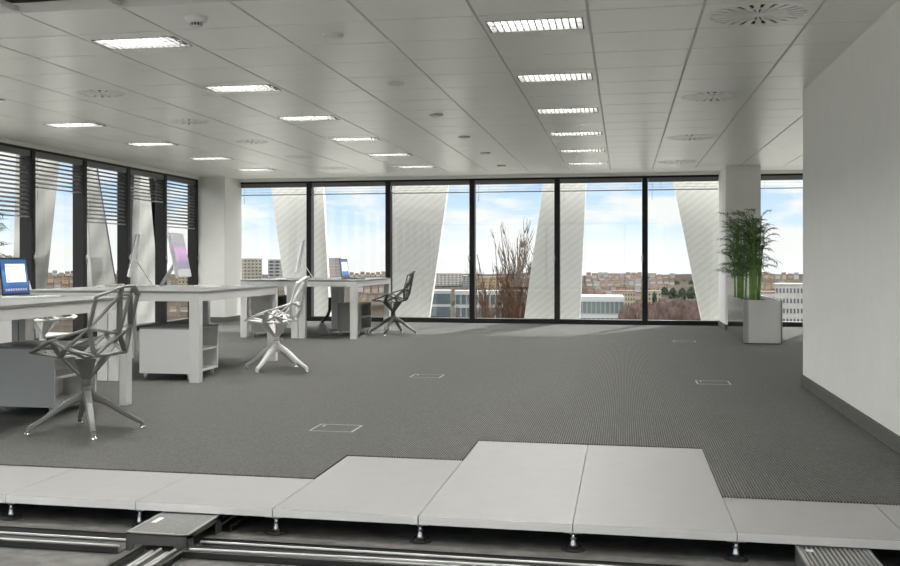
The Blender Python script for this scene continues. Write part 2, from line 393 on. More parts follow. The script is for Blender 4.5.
# ------------------------------------------------------------------ leaning facade pillars outside
def lean(name, label, axis, edges, d0, d1, m, z0=-4.0, z1=4.5):
    (a0, za0, a1, za1), (b0, zb0, b1, zb1) = edges
    def at(e, z): return e[0]+(e[2]-e[0])*(z-e[1])/(e[3]-e[1])
    eL, eR = edges
    poly = [(at(eL, z0), z0), (at(eR, z0), z0), (at(eR, z1), z1), (at(eL, z1), z1)]
    # solid leaning slab: face outline swept along its depth
    o = MB().prism(poly, d0, d1, axis).build(name, m, bevel=.01)
    return tag(o, label, 'pillar', 'leaning facade pillars')
lean('facade_pillar', 'leaning striped pillar outside the leftmost far window', 'y', ((-6.056, 2.296, -5.835, .662), (-5.107, 2.282, -5.017, .665)), 18.0, 18.12, M['facade_x'])
lean('facade_pillar', 'leaning striped pillar outside third far window, behind the dark wire chair', 'y', ((-3.93, 2.265, -4.02, 0.01), (-2.909, 2.251, -3.236, .008)), 18.0, 18.12, M['facade_x'])
lean('facade_pillar', 'leaning striped pillar right of the bare tree, behind a mullion', 'y', ((-1.309, 2.244, -1.624, .027), (-.604, 2.234, -.702, .038)), 18.0, 18.12, M['facade_x'])
lean('facade_pillar', 'leaning striped pillar outside sixth far window beside the plants', 'y', ((.802, 2.213, 1.224, .076), (1.75, 2.2, 1.85, .05)), 18.0, 18.12, M['facade_x'])
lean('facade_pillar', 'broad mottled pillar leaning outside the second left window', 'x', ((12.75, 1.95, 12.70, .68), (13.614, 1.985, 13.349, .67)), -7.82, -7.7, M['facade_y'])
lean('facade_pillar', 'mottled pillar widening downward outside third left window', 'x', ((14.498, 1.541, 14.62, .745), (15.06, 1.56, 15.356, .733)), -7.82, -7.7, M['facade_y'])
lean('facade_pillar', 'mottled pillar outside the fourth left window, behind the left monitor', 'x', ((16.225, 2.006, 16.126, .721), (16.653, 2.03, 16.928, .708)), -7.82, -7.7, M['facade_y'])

# ------------------------------------------------------------------ exterior
_c, _s = math.cos(YAW), math.sin(YAW)
def ext(px, dep, y=None):
    """place in the view by bearing and distance"""
    r = (px-391.685)/F_PX; x = (_c*r-_s)*dep; yy = (_s*r+_c)*dep
    return x, yy
def zat(y, dep): return CAM_H-(y-260.4187)*dep/F_PX
def ground_z(dep):
    if dep < 300: return -19.0
    if dep < 950: return -19.0+6.6*((dep-300)/650)**1.1
    return -12.4-0.012*(dep-950)
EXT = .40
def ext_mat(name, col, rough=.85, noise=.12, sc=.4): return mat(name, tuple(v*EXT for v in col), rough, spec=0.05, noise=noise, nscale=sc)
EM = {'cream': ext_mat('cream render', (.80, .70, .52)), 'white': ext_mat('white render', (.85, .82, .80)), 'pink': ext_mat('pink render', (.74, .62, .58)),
      'ochre': ext_mat('ochre render', (.74, .54, .32)), 'grey': ext_mat('grey render', (.55, .55, .56)), 'rust': ext_mat('rust roof', (.40, .27, .23)),
      'brown': ext_mat('brown roof', (.36, .27, .23)), 'slate': ext_mat('slate roof', (.44, .43, .46)), 'win': mat('dark window pane', (.05, .06, .075), .2),
      'teal': mat('tinted facade glass', (.02, .04, .055), .12, spec=.8), 'green': mat('greenish facade glass', (.07, .10, .10), .15, spec=.8), 'band': mat('pale facade band', (.30, .31, .315), .4),
      'ground': mat('winter scrub ground', (.052, .044, .037), .95, spec=0.0, noise=.55, nscale=.03), 'bounce_ground': mat('pale winter paving', (.34, .335, .32), .9, spec=0.0, noise=.15, nscale=.05), 'hedge': mat('evergreen foliage', (.022, .034, .022), .9, spec=0.0, noise=.4, nscale=.6),
      'twig': mat('winter twigs', (.075, .045, .03), .9, spec=0.0, noise=.3, nscale=3), 'navy': mat('navy cladding', (.05, .07, .16), .4), 'mauve': mat('bare scrub', (.085, .06, .055), .95, spec=0.0, noise=.4, nscale=.5)}
# terrain: a wide sector of ground rising to a hill
t = MB(); deps = [22, 60, 120, 200, 300, 360, 430, 520, 620, 740, 860, 950, 1100, 1500]; angs = [i*2.5 for i in range(-26, 30)]
vs = []
for d in deps:
    for a in angs:
        ar = math.radians(a); wob = 1.6*math.sin(a*.37+d*.011)+1.0*math.sin(a*.9+d*.02) if d > 300 else 0
        vs.append((-math.sin(ar)*d/ max(.35, math.cos(ar-YAW)) * 1.0, math.cos(ar)*d/max(.35, math.cos(ar-YAW)), ground_z(d)+wob*min(1, (d-300)/400 if d > 300 else 0)))
na = len(angs); fs = [(i*na+j, i*na+j+1, (i+1)*na+j+1, (i+1)*na+j) for i in range(len(deps)-1) for j in range(na-1)]
t.add(vs, fs, True); struct(t.build('ground_terrain', EM['ground']))
MB().box(-230, 150, -60, 270, -19.2, -18.9).build('ground_bounce', EM['bounce_ground'])['kind'] = 'structure'  # unseen pale ground, added to bounce light up to the ceiling

def block(name, label, cat, px0, px1, ytop, dep, wall, depth=12, nx=5, nz=6, winm='win', roof=None, wh=.5, ww=.5, group=None, zb=None, band=None):
    """flat-topped building with window openings on the side facing the office"""
    pxm = (px0+px1)/2; x, y = ext(pxm, dep); hw = (px1-px0)*dep/F_PX/2; zt = zat(ytop, dep); zb = ground_z(dep)-1 if zb is None else zb
    rz = YAW-math.atan((pxm-391.685)/F_PX)
    r = thing(name, label, cat, (x, y, zb), rz, group); H = zt-zb
    MB().box(-hw, hw, 0, depth, 0, H).build('body', EM[wall], r)
    MB().box(-hw-.15, hw+.15, -.15, depth+.15, H, H+.35).build('roof', EM[roof or 'grey'], r)
    vis_h = H; cz = vis_h/nz; cx_ = 2*hw/nx; proto = None
    for k in range(nz):
        if band:
            MB().box(-hw-.1, hw+.1, -.2, .2, H-cz*k-cz*.22, H-cz*k).build('floor_band', EM[band], r)
        for i in range(nx):
            cx0 = -hw+cx_*(i+.5); z = H-cz*(k+.5)-cz*.06
            if proto is None:
                proto = MB().box(-cx_*ww/2, cx_*ww/2, -.08, .05, -cz*wh/2, cz*wh/2).build('window', EM[winm], r); proto.location = (cx0, 0, z)
            else:
                o = proto.copy(); COL.objects.link(o); o.parent = r; o.location = (cx0, 0, z)
    return r
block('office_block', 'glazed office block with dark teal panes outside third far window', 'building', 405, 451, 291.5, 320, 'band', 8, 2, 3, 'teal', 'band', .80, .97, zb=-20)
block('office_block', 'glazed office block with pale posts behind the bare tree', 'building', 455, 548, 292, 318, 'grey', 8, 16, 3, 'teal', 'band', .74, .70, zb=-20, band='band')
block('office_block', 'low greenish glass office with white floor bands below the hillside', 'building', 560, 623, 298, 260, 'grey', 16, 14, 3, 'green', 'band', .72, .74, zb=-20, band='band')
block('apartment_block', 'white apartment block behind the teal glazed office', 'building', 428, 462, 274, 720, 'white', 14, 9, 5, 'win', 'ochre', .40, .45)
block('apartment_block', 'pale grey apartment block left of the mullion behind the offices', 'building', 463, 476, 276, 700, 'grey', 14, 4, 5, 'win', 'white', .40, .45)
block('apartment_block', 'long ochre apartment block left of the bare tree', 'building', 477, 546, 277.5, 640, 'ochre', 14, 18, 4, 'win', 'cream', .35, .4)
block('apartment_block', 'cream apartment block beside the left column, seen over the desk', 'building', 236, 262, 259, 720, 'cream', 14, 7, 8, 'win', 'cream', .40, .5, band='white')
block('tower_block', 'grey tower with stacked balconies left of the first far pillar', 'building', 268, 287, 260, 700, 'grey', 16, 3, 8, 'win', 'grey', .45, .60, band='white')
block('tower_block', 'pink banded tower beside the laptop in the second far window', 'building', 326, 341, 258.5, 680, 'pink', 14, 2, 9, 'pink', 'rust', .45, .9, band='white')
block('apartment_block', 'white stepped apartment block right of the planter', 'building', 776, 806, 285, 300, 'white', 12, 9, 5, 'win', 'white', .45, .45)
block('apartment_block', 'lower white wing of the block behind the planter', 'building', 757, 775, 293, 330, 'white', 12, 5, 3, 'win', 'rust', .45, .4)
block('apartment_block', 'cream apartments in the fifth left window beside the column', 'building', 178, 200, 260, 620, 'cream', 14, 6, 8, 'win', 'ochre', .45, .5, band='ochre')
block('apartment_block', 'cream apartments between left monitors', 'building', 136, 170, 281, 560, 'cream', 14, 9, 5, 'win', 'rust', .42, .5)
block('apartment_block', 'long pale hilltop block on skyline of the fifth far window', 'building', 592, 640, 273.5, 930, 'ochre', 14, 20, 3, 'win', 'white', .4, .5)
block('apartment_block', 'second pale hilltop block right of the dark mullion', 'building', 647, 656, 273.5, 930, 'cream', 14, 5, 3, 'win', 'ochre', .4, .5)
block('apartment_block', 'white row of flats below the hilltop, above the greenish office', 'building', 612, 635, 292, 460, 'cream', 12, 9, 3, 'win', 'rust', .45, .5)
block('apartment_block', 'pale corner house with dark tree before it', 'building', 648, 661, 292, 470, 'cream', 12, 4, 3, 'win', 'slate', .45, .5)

# houses on the hillside, grouped in rows by the window they show in
def house(px, dep, wpx, hpx, wall, roof, label, group):
    x, y = ext(px, dep); k = dep/F_PX; hw = wpx*k/2; H = hpx*k*.58; R = hpx*k*.42; zb = ground_z(dep)-.6
    r = thing('hillside_house', label, 'house', (x, y, zb), YAW+random.uniform(-.35, .35), group); dp = hw*.9
    MB().box(-hw, hw, 0, dp, 0, H+.6).build('body', EM[wall], r)
    o = hw*.08
    MB().prism([(-o, H+.5), (dp+o, H+.5), (dp/2, H+R+.6)], -hw-o, hw+o, 'x').build('roof', EM[roof], r)
    return r
rows = [('second far window', 349, 386, [(880, 7), (720, 6), (590, 5), (490, 4)]),
        ('fifth far window', 586, 642, [(850, 10), (760, 9), (670, 8), (580, 7), (520, 6)]),
        ('sixth far window', 650, 676, [(820, 4), (700, 4), (610, 3)]),
        ('far bay right of the column', 757, 800, [(850, 7), (650, 6), (500, 5)]),
        ('second left window', 46, 76, [(900, 5), (740, 4), (600, 4)]),
        ('third left window', 92, 122, [(880, 5), (700, 4)]),
        ('left of the bare tree', 432, 474, [(800, 6)]),
        ('first left window under the desk', 34, 66, [(520, 4), (400, 3)]),
        ('fourth left window under the desk', 132, 190, [(480, 7), (390, 5)])]
rn = ['topmost', 'second', 'third', 'fourth', 'lowest']
taken = [(612, 635, 460), (648, 661, 470), (592, 656, 930)]
for (nm, p0, p1, rr) in rows:
    for ri, (dep, cnt) in enumerate(rr):
        for i in range(cnt):
            px = p0+(p1-p0)*(i+.5)/cnt+random.uniform(-.4, .4); wl = random.choice(['cream', 'white', 'pink', 'ochre', 'white']); rf = random.choice(['rust', 'brown', 'slate', 'rust'])
            lab = '%s house with %s roof, %s in %s row, %s' % (wl, rf, ORD[i], rn[ri] if len(rr) > 1 else 'only', nm)
            lab = lab.replace('the the', 'the')
            wp = min((p1-p0)/cnt*.72, random.uniform(4.5, 8)); house(px, dep+random.uniform(-10, 10), wp, random.uniform(4.5, 7), wl, rf, lab, 'houses on the hillside')

# evergreen trees on the slope and bare scrub at its foot
import bmesh
def blob(name, label, cat, px, dep, ybase, ytop, wpx, m, seed, group, cone=False):
    x, y = ext(px, dep); k = dep/F_PX; zt = zat(ytop, dep); zb = zat(ybase, dep) if ybase else ground_z(dep); H = zt-zb; R = wpx*k/2
    rnd = random.Random(seed); bm = bmesh.new(); bmesh.ops.create_icosphere(bm, subdivisions=4 if m == 'mauve' else 3, radius=1)
    for v in bm.verts:
        f = 1+rnd.uniform(-.22, .22); zz = (v.co.z+1)/2
        tap = (1-.8*zz) if cone else (1-.25*zz)
        if m == 'mauve':
            rh = math.hypot(v.co.x, v.co.y) or 1; tap = (1-min(.999, zz)**6)**.5/max(rh, .15) if rh > .15 else 1; f = 1+rnd.uniform(-.10, .10); zz = min(1, zz*1.0+rnd.uniform(-.05, .07) if zz > .6 else zz)
        v.co = Vector((v.co.x*R*f*tap, v.co.y*R*f*tap, zz*H*.86*(1+rnd.uniform(-.08, .08))+H*.14))
    me = bpy.data.meshes.new('foliage'); bm.to_mesh(me); bm.free(); me.materials.append(EM[m])
    r = thing(name, label, cat, (x, y, zb), 0, group)
    o = bpy.data.objects.new('foliage', me); COL.objects.link(o); o.parent = r
    MB().tube([(0, 0, -1), (0, 0, H*.35)], [R*.12, R*.08], 6).build('trunk', EM['twig'], r)
    return r
spots = [(664, 560, 300, 287, 9), (668, 760, 292, 281.5, 9), (676, 700, 293.5, 280.5, 9), (684, 760, 292, 280, 9), (692, 700, 293.5, 280, 9), (700, 760, 292, 281, 9), (708, 700, 293.5, 281, 9),
         (683, 900, 283, 276, 3.2), (688, 900, 283, 275.5, 3.2), (673, 520, 303, 288, 9), (682, 480, 304, 288, 9), (691, 520, 303, 287, 9), (700, 480, 304, 288, 9)]
for i, (px, dep, yb, yt, wp) in enumerate(spots):
    blob('evergreen_tree', '%s dark evergreen tree from left on the slope behind sixth far window' % ORD[i] if i < 7 else
         ('lone hilltop tree on the skyline, %s one' % ('left' if i == 7 else 'right') if i < 9 else '%s dark tree of the lower row in front of the evergreen slope' % ORD[i-9]),
         'tree', px, dep, yb, yt, wp, 'hedge', 100+i, 'evergreens on the slope')
blob('conifer_tree', 'pointed dark conifer in front of the pale corner house', 'tree', 654.5, 400, 306, 291, 7, 'hedge', 77, None, True)
scrub = [(627, 205, 322, 308, 20), (638, 245, 322, 304, 22), (649, 200, 322, 306, 21), (660, 250, 322, 301, 23), (671, 208, 322, 304, 20), (682, 255, 322, 299, 23), (694, 200, 322, 303, 21), (704, 250, 322, 299, 23)]
for i, (px, dep, yb, yt, wp) in enumerate(scrub):
    blob('scrub_bush', '%s mauve bare bush from left along the slope foot behind the far windows' % ORD[i], 'bush', px, dep, None, yt, wp, 'mauve', 200+i, 'bare scrub at the slope foot')

def bare_tree(label, px, dep, ytop, spread, seed, nmain):
    rnd = random.Random(seed); x, y = ext(px, dep); zb = -19.0; H = zat(ytop, dep)-zb; k = dep/F_PX
    r = thing('bare_tree', label, 'tree', (x, y, zb), 0, 'bare trees')
    tr = MB(); br = MB(); fork = H*.42
    tr.tube([(0, 0, -.2), (.1, 0, fork*.5), (0, .1, fork)], [.34, .28, .22], 8)
    def grow(p, d, L, rad, lev):
        pts = [p]; rs = [rad]; q = Vector(p); dd = Vector(d)
        for i in range(5):
            dd = (dd+Vector((rnd.uniform(-.12, .12), rnd.uniform(-.12, .12), .14))).normalized(); q = q+dd*L/5; pts.append(q.copy()); rs.append(rad*(1-.8*(i+1)/5))
        br.tube(pts, rs, 5)
        if lev > 0:
            for i in range(rnd.randint(8, 13)):
                j = rnd.randint(1, 4); a = rnd.uniform(0, 2*PI)
                d2 = (dd*1.0+Vector((math.cos(a), math.sin(a), .25))*rnd.uniform(.4, .75)).normalized(); grow(pts[j], d2, L*rnd.uniform(.22, .46)*(1-.10*j), max(.022, rs[j]*.5), lev-1)
    for i in range(nmain):
        a = 2*PI*i/nmain+rnd.uniform(-.3, .3); tilt = rnd.uniform(.02, spread); d = Vector((math.cos(a)*tilt, math.sin(a)*tilt, 1)).normalized()
        z0 = fork*rnd.uniform(.55, 1); L = (H-z0)*rnd.uniform(.78, 1.10)*(1-tilt*.5); grow(Vector((0, 0, z0)), d, L, rnd.uniform(.075, .12), 2)
    tr.build('trunk', EM['twig'], r); br.build('branches', EM['twig'], r)
    return r
bare_tree('tall bare winter tree in the fourth far window', 518, 62, 240, .30, 5, 36)
bare_tree('shorter bushy bare tree left of the tall one', 491, 78, 291, .20, 9, 14)

# ------------------------------------------------------------------ ceiling fittings
def make_lamp():
    r = thing('ceiling_light', '', 'ceiling light'); hx, hy = .268, .146; ox, oy = TP/2-.008, TQ/2-.004
    t = MB(); z0, z1 = -.001, .016
    for (a, b_, c_, d_) in ((-ox, ox, -oy, -hy), (-ox, ox, hy, oy), (-ox, -hx, -hy, hy), (hx, ox, -hy, hy)): t.box(a, b_, c_, d_, z0, z1)
    t.build('tile_frame', M['ceiling'], r)
    t = MB()
    for (a, b_, c_, d_) in ((-hx-.004, hx+.004, -hy-.004, -hy+.003), (-hx-.004, hx+.004, hy-.003, hy+.004), (-hx-.004, -hx+.003, -hy, hy), (hx-.003, hx+.004, -hy, hy)): t.box(a, b_, c_, d_, -.003, .09)
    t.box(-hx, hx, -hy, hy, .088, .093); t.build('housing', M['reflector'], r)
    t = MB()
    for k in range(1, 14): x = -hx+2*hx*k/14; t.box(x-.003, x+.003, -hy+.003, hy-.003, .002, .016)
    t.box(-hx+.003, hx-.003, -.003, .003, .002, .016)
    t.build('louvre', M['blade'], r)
    MB().box(-hx+.012, hx-.012, -hy+.012, hy-.012, .075, .079).build('tube_panel', M['lamp'], r)
    return r
rown = {-1: 'right-hand row', -5: 'middle row', -9: 'left row by the windows', 6: 'unseen fill row added in the right recess'}
proto = None
for (kx, n_) in sorted(lamp_cells):
    x, y = TX0+TP*(kx+.5), TY0+TQ*(n_+.5)
    o = make_lamp() if proto is None else copy_tree(proto)
    proto = proto or o
    o.location = (x, y, HC)
    o['label'] = '%s louvred ceiling light of the %s, counted from the camera' % (ORD[n_//3].capitalize().lower(), rown[kx]) if n_ >= 0 else 'louvred ceiling light of the %s overhead behind the view, number %s' % (rown[kx], {-3: 'one', -6: 'two', -9: 'three', -12: 'four'}[n_])
    o['group'] = 'louvred ceiling lights'
def make_diffuser(R):
    r = thing('air_diffuser', '', 'air vent'); ox, oy = TP/2-.008, TQ/2-.004; z0, z1 = -.002, .005
    t = MB(); S = 24 if R > .25 else 16; ring = []
    for q in range(48):
        a = 2*PI*q/48; c_, s_ = math.cos(a), math.sin(a); k = min(ox/abs(c_) if abs(c_) > 1e-6 else 9, oy/abs(s_) if abs(s_) > 1e-6 else 9); ring.append(((R*c_, R*s_), (k*c_, k*s_)))
    for q in range(48):
        (a, b_), (c_, d_) = ring[q], ring[(q+1) % 48]; t.prism([a, b_, d_, c_], 0.0, z1)
    t.build('tile_face', M['ceiling'], r)
    t = MB(); r0, r1, rm0, rm1 = R*.16, R*.93, R*.50, R*.56
    t.lathe([(0.0005, z0), (r0, z0), (r0, z1), (.0005, z1)], 24, smooth=False)
    t.lathe([(r1, z0), (R+.002, z0), (R+.002, z1), (r1, z1), (r1, z0)], 48, smooth=False)
    t.lathe([(rm0, z0), (rm1, z0), (rm1, z1), (rm0, z1), (rm0, z0)], 48, smooth=False)
    for q in range(S):
        a = 2*PI*(q+.5)/S; hw0, hw1 = r0*PI/S*.50, r1*PI/S*.62; c_, s_ = math.cos(a), math.sin(a)
        t.prism([(r0*.98*c_+hw0*s_, r0*.98*s_-hw0*c_), (r1*1.01*c_+hw1*s_, r1*1.01*s_-hw1*c_), (r1*1.01*c_-hw1*s_, r1*1.01*s_+hw1*c_), (r0*.98*c_-hw0*s_, r0*.98*s_+hw0*c_)], z0, z1)
    t.build('swirl_plate', M['ceiling'], r)
    MB().lathe([(R, .0055), (R, .07), (.0005, .07)], 32, smooth=False).build('plenum', M['void'], r)
    return r
proto = {}
for (kx, n_) in sorted(diff_cells):
    R = .275 if kx == 1 else .20
    o = make_diffuser(R) if kx not in proto else copy_tree(proto[kx])
    proto.setdefault(kx, o); o.location = (TX0+TP*(kx+.5), TY0+TQ*(n_+.5), HC)
    o['label'] = '%s round swirl air vent in the row %s' % (ORD[n_//5] if kx == 1 else ORD[n_//3], 'before the right column' if kx == 1 else 'left between the two lamp rows')
    o['group'] = 'swirl air vents'
r = thing('smoke_detector', 'white dome smoke detector near the opened ceiling edge', 'smoke detector', (-2.33, 5.62, HC))
MB().lathe([(.0005, -.028), (.045, -.028), (.058, -.022), (.066, -.002), (.066, 0)], 24).build('base', M['white'], r)
t = MB(); t.lathe([(.0005, -.062), (.02, -.060), (.033, -.054), (.036, -.048)], 24); t.lathe([(.036, -.034), (.045, -.027), (.0005, -.027)], 24)
for q in range(12): a = 2*PI*q/12; t.box(.034*math.cos(a)-.003, .034*math.cos(a)+.003, .034*math.sin(a)-.003, .034*math.sin(a)+.003, -.05, -.03)
t.build('dome', M['white'], r)
MB().lathe([(.026, -.05), (.026, -.03)], 16).build('sensor_core', M['black'], r)
for j in range(6):
    r = thing('ceiling_speaker', '%s round white ceiling disc in the row right of the smoke detector' % ORD[j], 'ceiling disc', (-1.70, TY0+TQ*(3*j+.5), HC), 0, 'round ceiling discs')
    MB().lathe([(.062, 0), (.066, -.012), (.056, -.016), (.052, -.008)], 28).build('rim', M['white'], r)
    MB().lathe([(.0005, -.022), (.04, -.021), (.047, -.017), (.047, -.006)], 28).build('cap', M['white'], r)
    MB().lathe([(.0005, -.004), (.054, -.004)], 24).build('gap', M['void'], r)

# ------------------------------------------------------------------ raised floor cutaway
cols = [(-1, 1), (0, 1), (1, 1), (2, 2), (3, 3), (4, 3), (5, 1), (6, 1)]
pl = ['leftmost white floor panel, cut by the frame edge', 'white floor panel left of the dark junction box', 'white floor panel above the dark junction box', 'white floor panel reaching two steps into the carpet', 'long white floor panel left of the centre joint',
      'long white floor panel right of the centre joint', 'white floor panel above the ribbed grille', 'rightmost white floor panel by the wall']
cols = [(-2, 1)]+cols; pl = ['white floor panel beyond the left frame edge']+pl
for (i, nr), lb in zip(cols, pl):
    x0, x1 = pxs(i), min(pxs(i+1), XR-.001)
    o = MB().box(x0+.0012, x1-.0012, PY0, PY0+PP*nr-.001, -.034, 0).build('floor_panel', M['panel'], bevel=.0012)
    MB().box(x0+.002, x1-.002, PY0-.0015, PY0+.0005, -.033, -.001).build('lit_edge_strip', M['panel_edge_lit'], o)  # paler strip paints the light falling on the front edge
    tag(o, lb, 'floor panel', 'uncovered raised floor panels')
def make_pedestal():
    r = thing('floor_pedestal', '', 'pedestal')
    t = MB(); t.box(-.035, .035, -.035, .035, -.0385, -.0345); t.lathe([(.012, -.05), (.022, -.0385)], 16); t.build('head', M['steel'], r)
    MB().lathe([(.0005, Z_SUB+.072), (.0065, Z_SUB+.072), (.008, Z_SUB+.05), (.013, Z_SUB+.022), (.019, Z_SUB+.004), (.0005, Z_SUB+.004)], 16).build('stem', M['chrome'], r)
    t = MB(); t.lathe([(.0005, Z_SUB+.006), (.035, Z_SUB+.006), (.046, Z_SUB+.003), (.046, Z_SUB)], 24)
    for q in range(4): a = PI/4+q*PI/2; t.lathe([(.0005, .011), (.006, .011), (.006, .004)], 8, (.036*math.cos(a), .036*math.sin(a), Z_SUB))
    t.build('base_plate', M['void'], r)
    MB().lathe([(.006, Z_SUB+.04), (.0115, Z_SUB+.04), (.0115, Z_SUB+.047), (.006, Z_SUB+.047)], 6, smooth=False).build('lock_nut', M['steel'], r)
    return r
proto = None
for i in range(0, 7):
    o = make_pedestal() if proto is None else copy_tree(proto); proto = proto or o
    o.location = (pxs(i), PY0+.045, 0); o['label'] = '%s steel floor pedestal from left under the front panel joints' % ORD[i]; o['group'] = 'front row of floor pedestals'

# cable trays on the slab
def tray(label, p0, p1, half, h):
    """open channel from p0 to p1 along x or y"""
    (x0, y0), (x1, y1) = p0, p1; cx_, cy_ = (x0+x1)/2, (y0+y1)/2; r = thing('cable_tray', label, 'cable tray', (cx_, cy_, Z_SUB), 0, 'cable trays')
    L = abs(x1-x0)/2+abs(y1-y0)/2; t = MB()
    parts_ = [(-L, L, -half, half, 0, .003), (-L, L, -half, -half+.004, 0, h), (-L, L, half-.004, half, 0, h), (-L, L, -half-.012, -half+.004, h-.003, h), (-L, L, half-.004, half+.012, h-.003, h)]
    for (a, b_, c_, d_, e_, f_) in parts_:
        if x0 != x1: t.box(a, b_, c_, d_, e_, f_)
        else: t.box(c_, d_, a, b_, e_, f_)
    t.build('channel', M['tray'], r)
    return r
def cables(desc, p0, p1, offs, group, wob=.010, rad=.0052):
    (x0, y0), (x1, y1) = p0, p1; seed = 0
    for k, (off, wv) in enumerate(offs):
        rnd = random.Random(k*7+len(desc)); pts = []; ns = 26; ph = rnd.uniform(0, 6)
        for q in range(ns+1):
            f = q/ns; dlt = off+wv*math.sin(f*5+ph)
            p = (x0+(x1-x0)*f, y0+dlt) if x0 != x1 else (x0+dlt, y0+(y1-y0)*f); pts.append((p[0], p[1], Z_SUB+.004+rad+.0005+(.0106 if k % 2 else 0)))
        o = MB().tube(pts, rad, 8).build('cable', M['cable'])
        tag(o, 'white cable in the %s, %s from its front edge' % (desc, ORD[k]) if x0 != x1 else 'white cable in the %s, %s from left' % (desc, ORD[k]), 'cable', group)
tray('dark cable tray running from the junction box to the left edge', (-5.6, 3.865), (-1.88, 3.865), .095, .028)
cables('left dark tray', (-5.6, 3.865), (-1.89, 3.865), [(-.074, .003), (-.058, .004), (.068, .003)], 'white cables in the trays')
tray('dark cable tray running from the junction box to the right', (-1.615, 3.865), (1.3, 3.865), .095, .028)
cables('right dark tray', (-1.61, 3.865), (1.29, 3.865), [(-.066, .005), (-.035, .020), (.0, .025), (.06, .006)], 'white cables in the trays')
tray('dark cable tray running from the junction box toward the viewer', (-1.705, .6), (-1.705, 3.80), .085, .03)
cables('tray in front of the junction box', (-1.705, .6), (-1.705, 3.80), [(-.05, .004), (-.015, .004), (.012, .004), (.05, .004)], 'white cables in the trays')
tray('dark cable tray running back under the panels from the junction box', (-1.66, 4.17), (-1.66, 7.0), .085, .03)
cables('tray behind the junction box', (-1.66, 4.17), (-1.66, 7.0), [(-.03, .004), (.03, .004)], 'white cables in the trays')
# junction box with ribbed lid
r = thing('junction_box', 'dark floor junction box with ribbed lid where the cable trays cross', 'junction box', (-1.745, 4.0, Z_SUB))
t = MB(); x0, x1, y0, y1 = -.127, .127, -.178, .178
t.box(x0, x1, y0, y0+.006, .026, .068); t.box(x0, x0+.03, y0, y0+.006, 0, .03); t.box(x1-.055, x1, y0, y0+.006, 0, .03)
t.box(x0, x1, y1-.006, y1, .026, .068); t.box(x0, x0+.006, y0, y1, .05, .068); t.box(x1-.006, x1, y0, y1, .05, .068); t.box(x0, x0+.006, y0, y0+.06, 0, .068); t.box(x1-.006, x1, y0, y0+.06, 0, .068); t.box(x1-.006, x1, y1-.06, y1, 0, .068); t.box(x0, x0+.006, y1-.06, y1, 0, .068)
t.box(x0, x1, y0, y1, .062, .068); t.build('housing', M['box'], r, bevel=.001)
t = MB()
for (a, b_, c_, d_) in ((x0, x1, y0, y0+.012), (x0, x1, y1-.012, y1), (x0, x0+.012, y0, y1), (x1-.012, x1, y0, y1)): t.box(a, b_, c_, d_, .068, .072)
t.build('lid_trim', M['outline'], r)
lid = MB().box(x0+.012, x1-.012, y0+.012, y1-.012, .068, .0705).build('lid', M['ribgrey'], r)
MB().box(-.095, -.075, -.02, .06, .0705, .073).build('lid_pull', M['white'], lid)
# ribbed grille on the right
r = thing('floor_grille', 'ribbed floor grille box under the right front panels', 'grille', (.742, 3.99, Z_SUB))
t = MB(); t.box(x0, x1, y0, y1, 0, .060); t.build('housing', M['box'], r)
t = MB()
for (a, b_, c_, d_) in ((x0, x1, y0, y0+.012), (x0, x1, y1-.012, y1), (x0, x0+.012, y0, y1), (x1-.012, x1, y0, y1)): t.box(a, b_, c_, d_, .060, .071)
t.build('rim', M['outline'], r)
t = MB()
for k in range(14): x = x0+.02+k*(x1-x0-.04)/13; t.box(x-.0035, x+.0035, y0+.012, y1-.012, .060, .070)
t.build('slats', M['outline'], r)
MB().box(-.10, -.075, .09, .12, .0695, .0715).build('pull_tab', M['white'], r)
# square floor boxes let into the carpet
fb = [(-1.673, 6.18, 'square floor box outline in the carpet nearest the white panels'), (-1.66, 9.13, 'square floor box outline in the carpet at mid floor'), (.715, 9.13, 'faint square floor box outline in the carpet right of centre'), (.735, 13.7, 'small square floor box outline near the sunlit strip by the planter')]
for (x, y, lb) in fb:
    r = thing('floor_box', lb, 'floor box', (x, y, .006), 0, 'square floor boxes'); s_ = .132; t = MB()
    for (a, b_, c_, d_) in ((-s_, s_, -s_, -s_+.009), (-s_, s_, s_-.009, s_), (-s_, -s_+.009, -s_, s_), (s_-.009, s_, -s_, s_)): t.box(a, b_, c_, d_, 0, .0025)
    t.build('trim', M['outline'], r)
    MB().box(-s_+.009, s_-.009, -s_+.009, s_-.009, 0, .001).build('lid', M['carpet'], r)
    MB().box(-.10, -.088, .04, .10, .001, .003).build('lid_pull', M['outline'], r)

# ------------------------------------------------------------------ desks
ZD = .755
def desk(label, x0, x1, y0, y1, lw, ld):
    r = thing('desk', label, 'desk', ((x0+x1)/2, (y0+y1)/2, .006), 0, 'white legged office desks'); hx, hy = (x1-x0)/2, (y1-y0)/2; zt = ZD-.006
    MB().box(-hx+.002, hx-.002, -hy, hy, zt-.02, zt).build('tabletop', M['desk_top'], r, bevel=.002)
    t = MB(); ax, ay, lx, ly = hx-.005, hy-.003, lw+.0025, ld+.0005
    for sy in (-1, 1): t.box(-hx+lx, hx-lx, min(sy*ay, sy*(ay-.022)), max(sy*ay, sy*(ay-.022)), zt-.085, zt-.0205)
    for sx in (-1, 1): t.box(min(sx*ax, sx*(ax-.022)), max(sx*ax, sx*(ax-.022)), -hy+ly, hy-ly, zt-.085, zt-.0205)
    t.build('apron', M['desk_white'], r, bevel=.001)
    for sx in (-1, 1):
        for sy in (-1, 1):
            a, b_ = (hx-.002)*sx, (hx-.002-lw)*sx; c_, d_ = (hy)*sy, (hy-ld)*sy
            MB().box(min(a, b_), max(a, b_), min(c_, d_), max(c_, d_), 0, zt-.02).build('leg', M['desk_white'], r, bevel=.002)
    return r
